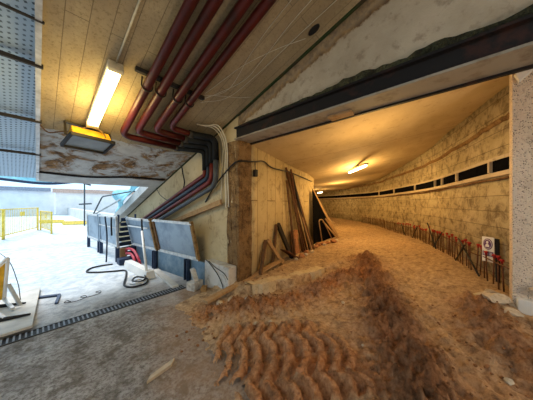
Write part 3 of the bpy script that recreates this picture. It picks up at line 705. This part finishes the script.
# ------------------------------------------------------------------ timber and scrap along the inner tunnel wall
def wally(x): return float(np.interp(x, [p.x for p in LW], [p.y for p in LW]))
e = empty('timber_trestle', 'small timber A frame leaning at the foot of the inner wall', 'trestle', loc=(3.6, 3.1, gz(3.6, 3.0)))
m = MB(); m.beam((3.36, wally(3.36)-.05, .88), (3.02, wally(3.02)-.12, gz(3.02, 2.9)), .06, .07); child(m.build('leg', M['darkwood']), e)
m = MB(); m.beam((3.36, wally(3.36)-.10, .89), (3.95, wally(3.95)-.22, gz(3.95, 3.0)), .06, .075); child(m.build('leg', M['wood']), e)
m = MB(); m.beam((3.10, wally(3.1)-.16, .20), (3.85, wally(3.85)-.2, .22), .04, .05); child(m.build('stretcher', M['darkwood']), e)
e = empty('steel_trestle', 'dark steel A frame leaning behind the timber A frame', 'trestle', loc=(4.2, 3.2, gz(4.2, 3.1)))
m = MB(); m.beam((3.90, wally(3.9)-.05, 1.18), (3.66, wally(3.66)-.07, gz(3.66, 3.1)), .05, .07); child(m.build('leg', M['darkwood']), e)
m = MB(); m.beam((3.92, wally(3.92)-.08, 1.19), (4.55, wally(4.55)-.22, gz(4.55, 3.2)), .07, .10); child(m.build('leg', M['bracket']), e)
m = MB(); m.beam((4.2, wally(4.2)-.14, .5), (4.6, wally(4.6)-.3, gz(4.6, 3.1)+.02), .3, .025); tag(m.build('metal_sheet', M['rust']), 'small rusty brown sheet propped under the dark A frame', 'metal sheet')
rnd = random.Random(20)
RL = ['longest rusty pole of the bundle leaning on the inner wall', 'leftmost short pole of the leaning bundle', 'right-hand pole of the leaning bundle, flatter than the rest', 'thin dark pole in the middle of the leaning bundle', 'frontmost pole of the leaning bundle', 'pale timber pole within the leaning bundle', 'dark pole against the wall left of the bundle']
RL += ['slim rusty pole leaning at the back of the bundle, against the wall', 'dark squared pole just right of the longest rusty pole', 'short brown pole low at the right side of the leaning bundle']
tops = [(4.52,2.66), (4.60,2.5), (4.84,2.42), (4.72,2.52), (4.66,2.58), (4.9,2.2), (4.42,2.3), (4.63,2.62), (4.78,2.3), (5.1,1.9)]
feet = [(5.55,.10), (5.30,.15), (5.98,.22), (5.75,.2), (5.85,.32), (5.68,.3), (4.75,.1), (5.45,.05), (5.62,.16), (6.05,.16)]
for k, ((xt, zt), (xf, df), lb) in enumerate(zip(tops, feet, RL)):
    yf = wally(xf)-.12-df; m = MB(); pt = (xt, wally(xt)-.04-.035*(k % 4), zt); pf = (xf, yf, gz(xf, yf)+.01)
    if k in (5, 4): m.beam(pf, pt, .05, .05)
    else: m.tube([pf, pt], .03, 8)
    tag(m.build('pole', [M['rust'], M['darkwood'], M['rust'], M['bracket'], M['darkwood'], M['wood'], M['darkwood'], M['rust'], M['darkwood'], M['rust']][k]), lb, 'pole', 'poles leaning on the inner tunnel wall')
# bricks piled behind the poles
bm_proto = None; rnd = random.Random(31)
BR = ['lowest', 'second lowest', 'third', 'fourth', 'fifth', 'topmost']
for k in range(6):
    m = MB(); m.box(-.12, .12, -.055, .055, 0, .11); o = m.build('brick', M['brick'], bevel=.006); x = 5.02-.03*k; o.location = (x, wally(x)-.15, gz(x, wally(x)-.15)+.113*k); o.rotation_euler = (0, 0, .25+rnd.uniform(-.2,.2))
    tag(o, BR[k]+' orange brick of the stack behind the leaning poles', 'brick', 'bricks stacked behind the poles')
# dark sheet with planks leaning over it
m = MB(); yy = lambda x, d: wally(x)-d
m.prism([(6.70, yy(6.70,.10), 2.25), (6.60, yy(6.6,.18), gz(6.6, 3.7)), (8.25, 3.60, gz(8.2, 3.6))], (.05, .03, 0)); tag(m.build('tarpaulin_sheet', M['matt_black']), 'tall black triangular sheet against the bend of the inner wall', 'sheet')
PLK = [((6.92, 3.90, 2.16), (8.30, 3.52, 0), .15, M['wood'], 'long brown plank leaning along the edge of the black sheet'), ((7.1, 3.95, 1.85), (8.5, 3.62, 0), .12, M['darkwood'], 'dark plank leaning behind the long brown plank'),
       ((7.35, 3.6, 1.1), (8.0, 3.36, 0), .05, M['wood'], 'thin batten leaning in front of the black sheet'), ((7.2, 3.62, 1.0), (7.85, 3.34, 0), .05, M['wood'], 'thin batten leaning lowest before the black sheet')]
for p, q_, w, mt, lb in PLK:
    m = MB(); m.beam((q_[0], q_[1], gz(q_[0], q_[1])), p, w, .035, (0.2, -1, 0)); tag(m.build('plank', mt), lb, 'plank', 'planks leaning at the bend')
m = MB(); m.tube(fillet([(6.75, 3.42, gz(6.75,3.42)), (6.72, 3.55, 1.1), (7.02, 3.55, 1.1), (7.5, 3.38, gz(7.5,3.38))], .12), .02, 8); tag(m.build('bent_bar', M['wood']), 'bent tan bar looped in front of the black sheet', 'bar')
RUB = [(4.75,3.02,.10,'brick'), (4.95,3.0,.07,'stone'), (5.15,3.1,.09,'brick'), (5.35,3.05,.07,'stone'), (6.05,3.3,.10,'brick'), (6.3,3.35,.12,'brick'), (6.45,3.2,.08,'stone'), (6.6,3.3,.11,'brick'), (6.85,3.25,.09,'brick'), (7.05,3.15,.12,'brick'), (7.3,3.15,.09,'stone'), (4.45,2.98,.06,'stone')]
for k, (x, y, r, mt) in enumerate(RUB):
    m = MB(); m.rock((0,0,0), (r*1.2, r, r*.75), k+40); o = m.build('rubble_chunk', M[mt]); o.location = (x, y, gz(x, y)+r*.45)
    left = x < 5.6
    tag(o, ('broken orange brick lump' if mt == 'brick' else 'pale stone lump')+(' in the rubble at the foot of the leaning poles' if left else ' in the rubble before the black sheet'), 'rubble', 'rubble along the inner wall')

# ------------------------------------------------------------------ outer tunnel wall: tray, bars, sign
def rwpt(s, off):
    """point at arc length s along the outer wall, off metres into the tunnel"""
    acc = 0
    for p, q_ in zip(RW, RW[1:]):
        L = (q_-p).length
        if acc+L >= s:
            d = (q_-p)/L; return p+d*(s-acc)+Vector((-d.y, d.x, 0))*off, d
        acc += L
    return RW[-1], d
def tz(s): return 2.20-.10*min(1, s/8)
e = empty('cable_tray', 'long dark cable recess with pale rails along the outer tunnel wall', 'cable tray', loc=(4.75, -.6, 2.2))
ss = [.35+.35*k for k in range(58)]
for nm, off, dz0, h, dep, mt in (('recess', .045, .105, .19, .03, 'matt_black'), ('lower_rail', .04, -.025, .07, .05, 'lintel'), ('upper_rail', .045, .225, .05, .055, 'lintel')):  # recess is a flat strip on the wall, its shade put in as black
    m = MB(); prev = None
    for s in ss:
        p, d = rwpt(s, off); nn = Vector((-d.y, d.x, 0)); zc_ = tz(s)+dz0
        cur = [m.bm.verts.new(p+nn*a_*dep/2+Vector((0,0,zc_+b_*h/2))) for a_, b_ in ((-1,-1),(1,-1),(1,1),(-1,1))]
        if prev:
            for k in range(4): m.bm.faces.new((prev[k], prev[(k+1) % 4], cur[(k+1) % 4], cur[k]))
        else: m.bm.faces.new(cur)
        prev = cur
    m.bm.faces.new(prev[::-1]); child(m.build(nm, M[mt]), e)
for s in (.4, 1.05, 2.35, 3.2, 3.7, 5.2, 7.0, 9.0):
    p, d = rwpt(s, .06); m = MB(); m.beam(p+Vector((0,0,tz(s)+.01)), p+Vector((0,0,tz(s)+.2)), .08, .05, d); child(m.build('bracket', M['lintel']), e)
m = MB(); m.tube([rwpt(s, .05)[0]+Vector((0,0,tz(s)-.10+.01*math.sin(s*5))) for s in ss], .018, 6); tag(m.build('cable', M['darkwood']), 'dark brown cable strung just below the long recess', 'cable')

NEAR = ['red capped starter bar closest to the speckled pillar', 'second red capped starter bar from the speckled pillar', 'third red capped starter bar from the speckled pillar', 'fourth red capped starter bar from the speckled pillar']
proto = None; s = .55; k = 0; rnd = random.Random(77)
while s < 11.2:
    p, d = rwpt(s, .16+rnd.uniform(-.015, .015)); g = gz(p.x, p.y)
    lb = NEAR[k] if k < 4 else ('thin red capped starter bar in the row along the outer wall' if s < 6.5 else 'thin bare tip starter bar in the far end of the row')
    if proto is None:
        proto = tag(bpy.data.objects.new('starter_bar', None), lb, 'starter bar', 'starter bars along the outer tunnel wall'); COL.objects.link(proto); proto.empty_display_size = .1
        kids = [MB().tube([(0,0,-.05), (.004,.003,.25), (0,0,.50)], .010, 6).build('bar', M['rust'], proto), None]
        m = MB(); m.tube([(0,0,.465), (0,0,.50), (0,0,.505), (0,0,.525), (0,0,.535)], lambda t: (.014 if t < .3 else .026 if t < .9 else .016), 10); kids[1] = m.build('cap', M['cap'], proto)
        r = proto
    else:
        r = proto.copy(); COL.objects.link(r); r['label'] = lb
        for c_ in kids[:(2 if s < 6.5 else 1)]:
            cc = c_.copy(); COL.objects.link(cc); cc.parent = r
    r.location = (p.x, p.y, g); r.rotation_euler = (rnd.uniform(-.06,.06), rnd.uniform(-.06,.06), rnd.random()*6); r.scale = (1, 1, rnd.uniform(.86, 1.0)*(1.0 if s < 4 else .9))
    k += 1; s += .125 if s < 5 else .14
m = MB(); m.tube([rwpt(s, .18)[0]+Vector((0,0,gz(*rwpt(s,.18)[0].xy)+.36+.03*math.sin(s*3))) for s in [.1+.3*q_ for q_ in range(36)]], .008, 6); tag(m.build('tie_wire', M['rust']), 'thin rusty rod tied along the row of starter bars', 'rod')
for (s0, s1, z0, z1, lb) in ((1.0, 1.9, .05, .5, 'dark rod leaning across the nearest starter bars'), (1.5, 2.05, .45, .02, 'second dark rod leaning across the bars beside the sign'), (3.1, 3.9, .05, .62, 'crooked dark bar leaning in the middle of the bar row'), (2.7, 3.4, .50, .05, 'slanted dark rod left of the sign among the bars'), (4.6, 5.1, .45, .03, 'dark rod leaning among the farther starter bars'), (5.6, 6.0, .05, .42, 'short rod leaning at the far starter bars')):
    p, d = rwpt(s0, .24); q_, d2 = rwpt(s1, .20); m = MB(); m.tube([p+Vector((0,0,gz(p.x,p.y)+z0)), q_+Vector((0,0,gz(q_.x,q_.y)+z1))], .016, 6); tag(m.build('rod', M['bracket']), lb, 'rod')
# sign
e = empty('safety_sign', 'white sign with a purple round symbol propped behind the starter bars', 'sign', loc=(5.2, -.5, .7))
p, d = rwpt(.96, .14); d = Matrix.Rotation(math.radians(28), 3, 'Z') @ d; nn = Vector((-d.y, d.x, 0)); z0 = .74; W = .30; H = .56
def S(u, v, o_=0): return p+d*u*.56+nn*o_+Vector((0,0,z0+v*.72))
def rect(u0, u1, v0, v1, o_, th=.004): return MB().prism([S(u0,v0,o_), S(u1,v0,o_), S(u1,v1,o_), S(u0,v1,o_)], nn*th)
child(rect(-W/2, W/2, 0, H, 0, .012).build('plate', M['white']), e)
def disc(r, o_, mt, nm, cu=0, cv=.40, sx_=1.12, sy_=1.2, par=None):
    o = MB().prism([S(cu+r*sx_*math.cos(2*PI*k/28), cv+r*sy_*math.sin(2*PI*k/28), o_) for k in range(28)], nn*.003).build(nm, M[mt])
    if par: o.parent = par
    else: child(o, e)
    return o
rs = disc(.104, .013, 'purple', 'round_symbol'); disc(.088, .0165, 'white', 'symbol_ring', par=rs); disc(.080, .0200, 'purple', 'symbol_field', par=rs)
disc(.026, .0235, 'white', 'head_mark', 0, .44, par=rs); 
o = MB().prism([S(u,v,.0235) for u,v in ((-.05,.335), (.05,.335), (.045,.38), (.015,.405), (-.015,.405), (-.045,.38))], nn*.003).build('bust_mark', M['white']); o.parent = rs
tb = child(rect(-.13, .13, .13, .235, .013).build('text_band', M['purple']), e)
for v in (.16, .185, .21): rect(-.11, .11, v-.004, v+.004, .0175).build('text_line', M['white'], tb)
m = MB(); m.beam(S(-.21, -.80, -.02), S(-.18, .54, -.02), .05, .02, nn); tag(m.build('batten', M['black']), 'black strip standing beside the white sign', 'strip')

# rubble at the pillar foot
for k, (x, y, r, lb) in enumerate(((4.05, -.42, .15, 'flat pale rock slab'), (4.28, -.34, .13, 'pale rock farthest along'), (3.85, -.52, .09, 'small brown rock nearest'), (4.12, -.56, .11, 'rock tucked'), (4.45, -.42, .08, 'little rock by the bars'))):
    m = MB(); m.rock((0,0,0), (r*1.3, r, r*.6), 70+k); o = m.build('rock', M['stone']); o.location = (x, y, gz(x, y)+r*.22); o.rotation_euler = (0, 0, .4*k)
    tag(o, lb+(' against the foot of the speckled pillar' if k == 3 else ' in the rubble at the foot of the speckled pillar'), 'rock', 'rocks at the pillar foot')
m = MB(); rnd = random.Random(9)
m.rock((4.03, -.9, .66), (.08, .28, .10), 90); tag(m.build('broken_ledge', M['stone']), 'broken stony lump on the ledge of the speckled pillar', 'rock')
# some loose stones on the dirt
ST = [(1.62, 1.05, .035, 'reddish stone stuck in the nearest tyre print', 'brick'), (2.1, 1.82, .03, 'white stone lying between the tyre prints', 'stone'), (1.95, 1.95, .03, 'small pale stone beside the white stone in the prints', 'stone'), (2.35, .72, .018, 'small white chip at the right end of the tyre prints', 'stone'), (2.62, -.35, .035, 'pale stone at the bottom right corner of the dirt', 'stone'), (3.15, 1.25, .035, 'small stone on the smooth dirt right of the prints', 'stone'), (2.05, 2.62, .05, 'pale round stone on the heap near the plank', 'stone'), (2.0, 2.85, .06, 'grey stone under the low end of the plank', 'stone')]
for k, (x, y, r, lb, mt) in enumerate(ST):
    m = MB(); m.rock((0,0,0), (r*1.2, r, r*.75), 120+k); o = m.build('stone', M[mt]); o.location = (x, y, gz(x, y)+r*.4); tag(o, lb, 'stone', 'loose stones on the dirt')
m = MB(); m.box(2.34, 2.5, 2.50, 2.62, 0, .11); o = m.build('stone', M['plinth'], bevel=.03); tag(o, 'squared white stone under the plank at the wall corner', 'stone')

# tunnel lamps
def tunnel_lamp(c, d, L, lb):
    d = Vector(d).normalized(); c = Vector(c); e = empty('tunnel_lamp', lb, 'lamp', 'strip lamps on the tunnel ceiling', loc=c)
    m = MB(); m.beam(c-d*L/2, c+d*L/2, .12, .06); child(m.build('housing', M['lampbody']), e)
    m = MB(); m.tube([c-d*L*.47+Vector((0,0,-.06)), c+d*L*.47+Vector((0,0,-.06))], .035, 10); child(m.build('tube', M['tube2']), e)
tunnel_lamp((7.5, 2.5, 2.93), (.78, .63, 0), 1.6, 'lit strip lamp on the tunnel ceiling, the nearer one')
tunnel_lamp((13.6, 7.1, 2.50), (.75, .66, 0), 1.3, 'far lit strip lamp deep in the tunnel bend')

# ------------------------------------------------------------------ bright yard outside
def barrier(p, q_, h, n, label):
    p = Vector(p); q_ = Vector(q_); e = empty('barrier', label, 'barrier', 'yellow barriers in the yard', loc=(p+q_)/2)
    m = MB()
    for k in range(n+1):
        c = p.lerp(q_, k/n); m.tube([c+Vector((0,0,.18)), c+Vector((0,0,h))], .012, 6)
    child(m.build('bars', M['yellowfence']), e)
    for z in (.18, h):
        m = MB(); m.tube([p+Vector((0,0,z)), q_+Vector((0,0,z))], .025, 8); child(m.build('rail', M['yellowfence']), e)
    for c in (p, q_):
        m = MB(); m.tube([c, c+Vector((0,0,h+.02))], .04, 8); child(m.build('post', M['yellowfence']), e)
    m = MB(); t = (q_-p).normalized()
    m.beam(p.lerp(q_,.42)+Vector((0,0,h-.28)), p.lerp(q_,.55)+Vector((0,0,h-.28)), .02, .22); child(m.build('plate', M['yellowfence']), e)
barrier((-1.9, 12.6, 0), (-1.05, 15.5, 0), 1.4, 16, 'yellow barrier at the left edge of the bright yard')
barrier((-1.03, 15.6, 0), (.05, 19.3, 0), 1.4, 20, 'long yellow barrier running into the bright yard')
barrier((.17, 19.2, 0), (.55, 16.4, 0), 1.2, 14, 'yellow barrier turned back towards the camera')
for k, (x, y) in enumerate(((.9, 26.4), (2.1, 23.2))):
    m = MB()
    for j in range(4): m.beam((x-.7, y-.8+.5*j, .05+.03*j), (x+.7, y-1.6+.5*j, .05+.03*j), .25, .1)
    tag(m.build('fence_stack', M['yellowfence']), ('flat stack of yellow barriers lying beyond the barriers' if k == 0 else 'second flat yellow stack, nearer the panels'), 'stack')
m = MB(); m.box(-14, 1.8, 44, 44.4, 0, 3.4); struct(m.build('wall_yard_left', M['greyh']))
m = MB(); m.box(1.8, 16, 42, 42.4, 0, 3.2); struct(m.build('wall_yard_right', M['pink']))
m = MB(); m.box(3.0, 3.4, 13.8, 60, 0, 1.0); struct(m.build('wall_yard_side', M['pale_conc']))
m = MB(); m.box(1.5, 16, 41.7, 42.5, 3.2, 3.75); struct(m.build('trim_9', M['coping']))
m = MB(); m.box(-14, 1.4, 43.6, 44.6, 3.4, 3.9); struct(m.build('trim_10', M['slatecope']))
# lamp post, handrail, netting
e = empty('lamp_post', 'slim lamp post standing in the bright yard behind the panels', 'lamp post', loc=(2.4, 20.5, 0))
m = MB(); m.tube([(2.4,20.5,0), (2.4,20.5,3.5)], .045, 8); child(m.build('post', M['greypipe']), e)
m = MB(); m.beam((2.0,20.6,3.3), (2.75,20.4,3.05), .1, .12); child(m.build('head', M['greypipe']), e)
m = MB(); m.beam((2.1,20.6,1.6), (2.8,20.4,1.65), .08, .1); child(m.build('bracket', M['greypipe']), e)
m = MB(); m.tube(fillet([(1.5, 10.7, 1.2), (1.72, 10.2, 1.95), (2.3, 8.6, 2.12), (2.42, 8.2, 2.1)], .1), .025, 8); tag(m.build('handrail', M['greypipe']), 'bent grey handrail above the far panel', 'handrail')
m = MB(); m.tube([(1.42, 10.7, 1.15), (2.3, 8.7, 2.05)], .03, 8); tag(m.build('pole', M['rail']), 'pale pole slanting up above the far panel', 'pole')
def sheet(name, f, nu, nv, mat, th=.01):
    bm = bmesh.new(); g = [[bm.verts.new(f(i/nu, j/nv)) for j in range(nv+1)] for i in range(nu+1)]
    for i in range(nu):
        for j in range(nv): fc = bm.faces.new((g[i][j], g[i+1][j], g[i+1][j+1], g[i][j+1])); fc.smooth = True
    me = bpy.data.meshes.new(name); bm.to_mesh(me); bm.free(); me.materials.append(mat); o = bpy.data.objects.new(name, me); COL.objects.link(o)
    sm = o.modifiers.new('solid', 'SOLIDIFY'); sm.thickness = th; return o
o = sheet('debris_netting', lambda u, v: Vector((-4+6.5*u, 14+.5*v+.15*math.sin(11*u+3*v), 2.98-.36*math.sin(PI*min(1, u*1.05))+.25*max(0, u-.6)+v*(.75+.1*math.sin(6*u))+.05*math.sin(17*u))), 40, 10, M['cyan'])
tag(o, 'pale cyan netting sagging across the top of the yard opening', 'netting')
m = MB(); m.tube(spline([(-4, 13.9, 3.0), (-1.2, 13.9, 2.72), (.2, 14, 2.60), (1.2, 14.2, 2.75), (2.2, 14.5, 3.05)], 8), .06, 8); tag(m.build('cable', M['navy']), 'dark cable sagging along the lower edge of the cyan netting', 'cable')
o = sheet('debris_netting', lambda u, v: Vector((2.2+.12*math.sin(7*u+4*v), 10.6-2.9*u+.1*math.sin(9*v), cz(10.6-2.9*u)+.32+(.75-.45*u)*v+.08*math.sin(8*u))), 20, 12, M['cyan'])
tag(o, 'crumpled cyan netting hung above the sloping concrete strip', 'netting')

# ------------------------------------------------------------------ light
W_ = bpy.data.worlds.new('sky'); SC.world = W_; W_.use_nodes = True
bg = W_.node_tree.nodes['Background']; bg.inputs['Color'].default_value = (.57, .80, 1.0, 1); bg.inputs['Strength'].default_value = 1.7
def light(name, typ, loc, energy, col, **kw):
    L = bpy.data.lights.new(name, typ); L.energy = energy; L.color = col
    for k, v in kw.items(): setattr(L, k, v)
    o = bpy.data.objects.new(name, L); COL.objects.link(o); o.location = loc; return o
s_ = light('sun', 'SUN', (0, 30, 20), 4.4, (1, .98, .95), angle=.3); s_.rotation_euler = (math.radians(-38), math.radians(-12), 0)
WARM = (1, .61, .20)
for nm, loc, en, sz_ in (('lamp_entry', (4.3, 1.1, 2.3), 68, .4), ('lamp_near', (7.5, 2.5, 2.6), 150, .2), ('lamp_mid', (10.6, 4.4, 2.2), 110, .3), ('lamp_far', (13.6, 7.1, 2.2), 70, .2), ('lamp_end', (16, 11, 2.0), 50, .3)):
    light(nm, 'POINT', loc, en, WARM, shadow_soft_size=sz_)
light('lamp_tube', 'POINT', (.6, 3.5, cz(3.5)-.3), 36, (1, .70, .22), shadow_soft_size=.15)
light('fill_behind', 'POINT', (1.3, -3.4, 2.0), 185, (1, .85, .68), shadow_soft_size=.12)  # unseen fill added behind the camera to warm and rake the foreground
# unseen blockers added behind and beside the camera to keep sky light out
m = MB(); m.box(-5, 4.6, -5.3, -5, 0, 6.2); struct(m.build('sky_blocker_back', M['wall_yellow']))
m = MB(); m.box(-5.3, -5, -5.3, 3.5, 0, 4.0); struct(m.build('sky_blocker_side', M['wall_yellow']))

# ------------------------------------------------------------------ camera
cam = bpy.data.cameras.new('camera'); cam.lens = 207/533*36; cam.sensor_width = 36; cam.shift_y = 3/533; cam.clip_start = .05; cam.clip_end = 300
co_ = bpy.data.objects.new('camera', cam); COL.objects.link(co_); co_.location = (0, 0, 1.7); co_.rotation_euler = (math.radians(90), 0, -math.atan2(.743, .669)); SC.camera = co_
vs = SC.view_settings; SC.display_settings.display_device = 'sRGB'; vs.view_transform = 'Standard'; vs.look = 'None'; vs.exposure = 0.0; vs.gamma = 1; vs.use_curve_mapping = False
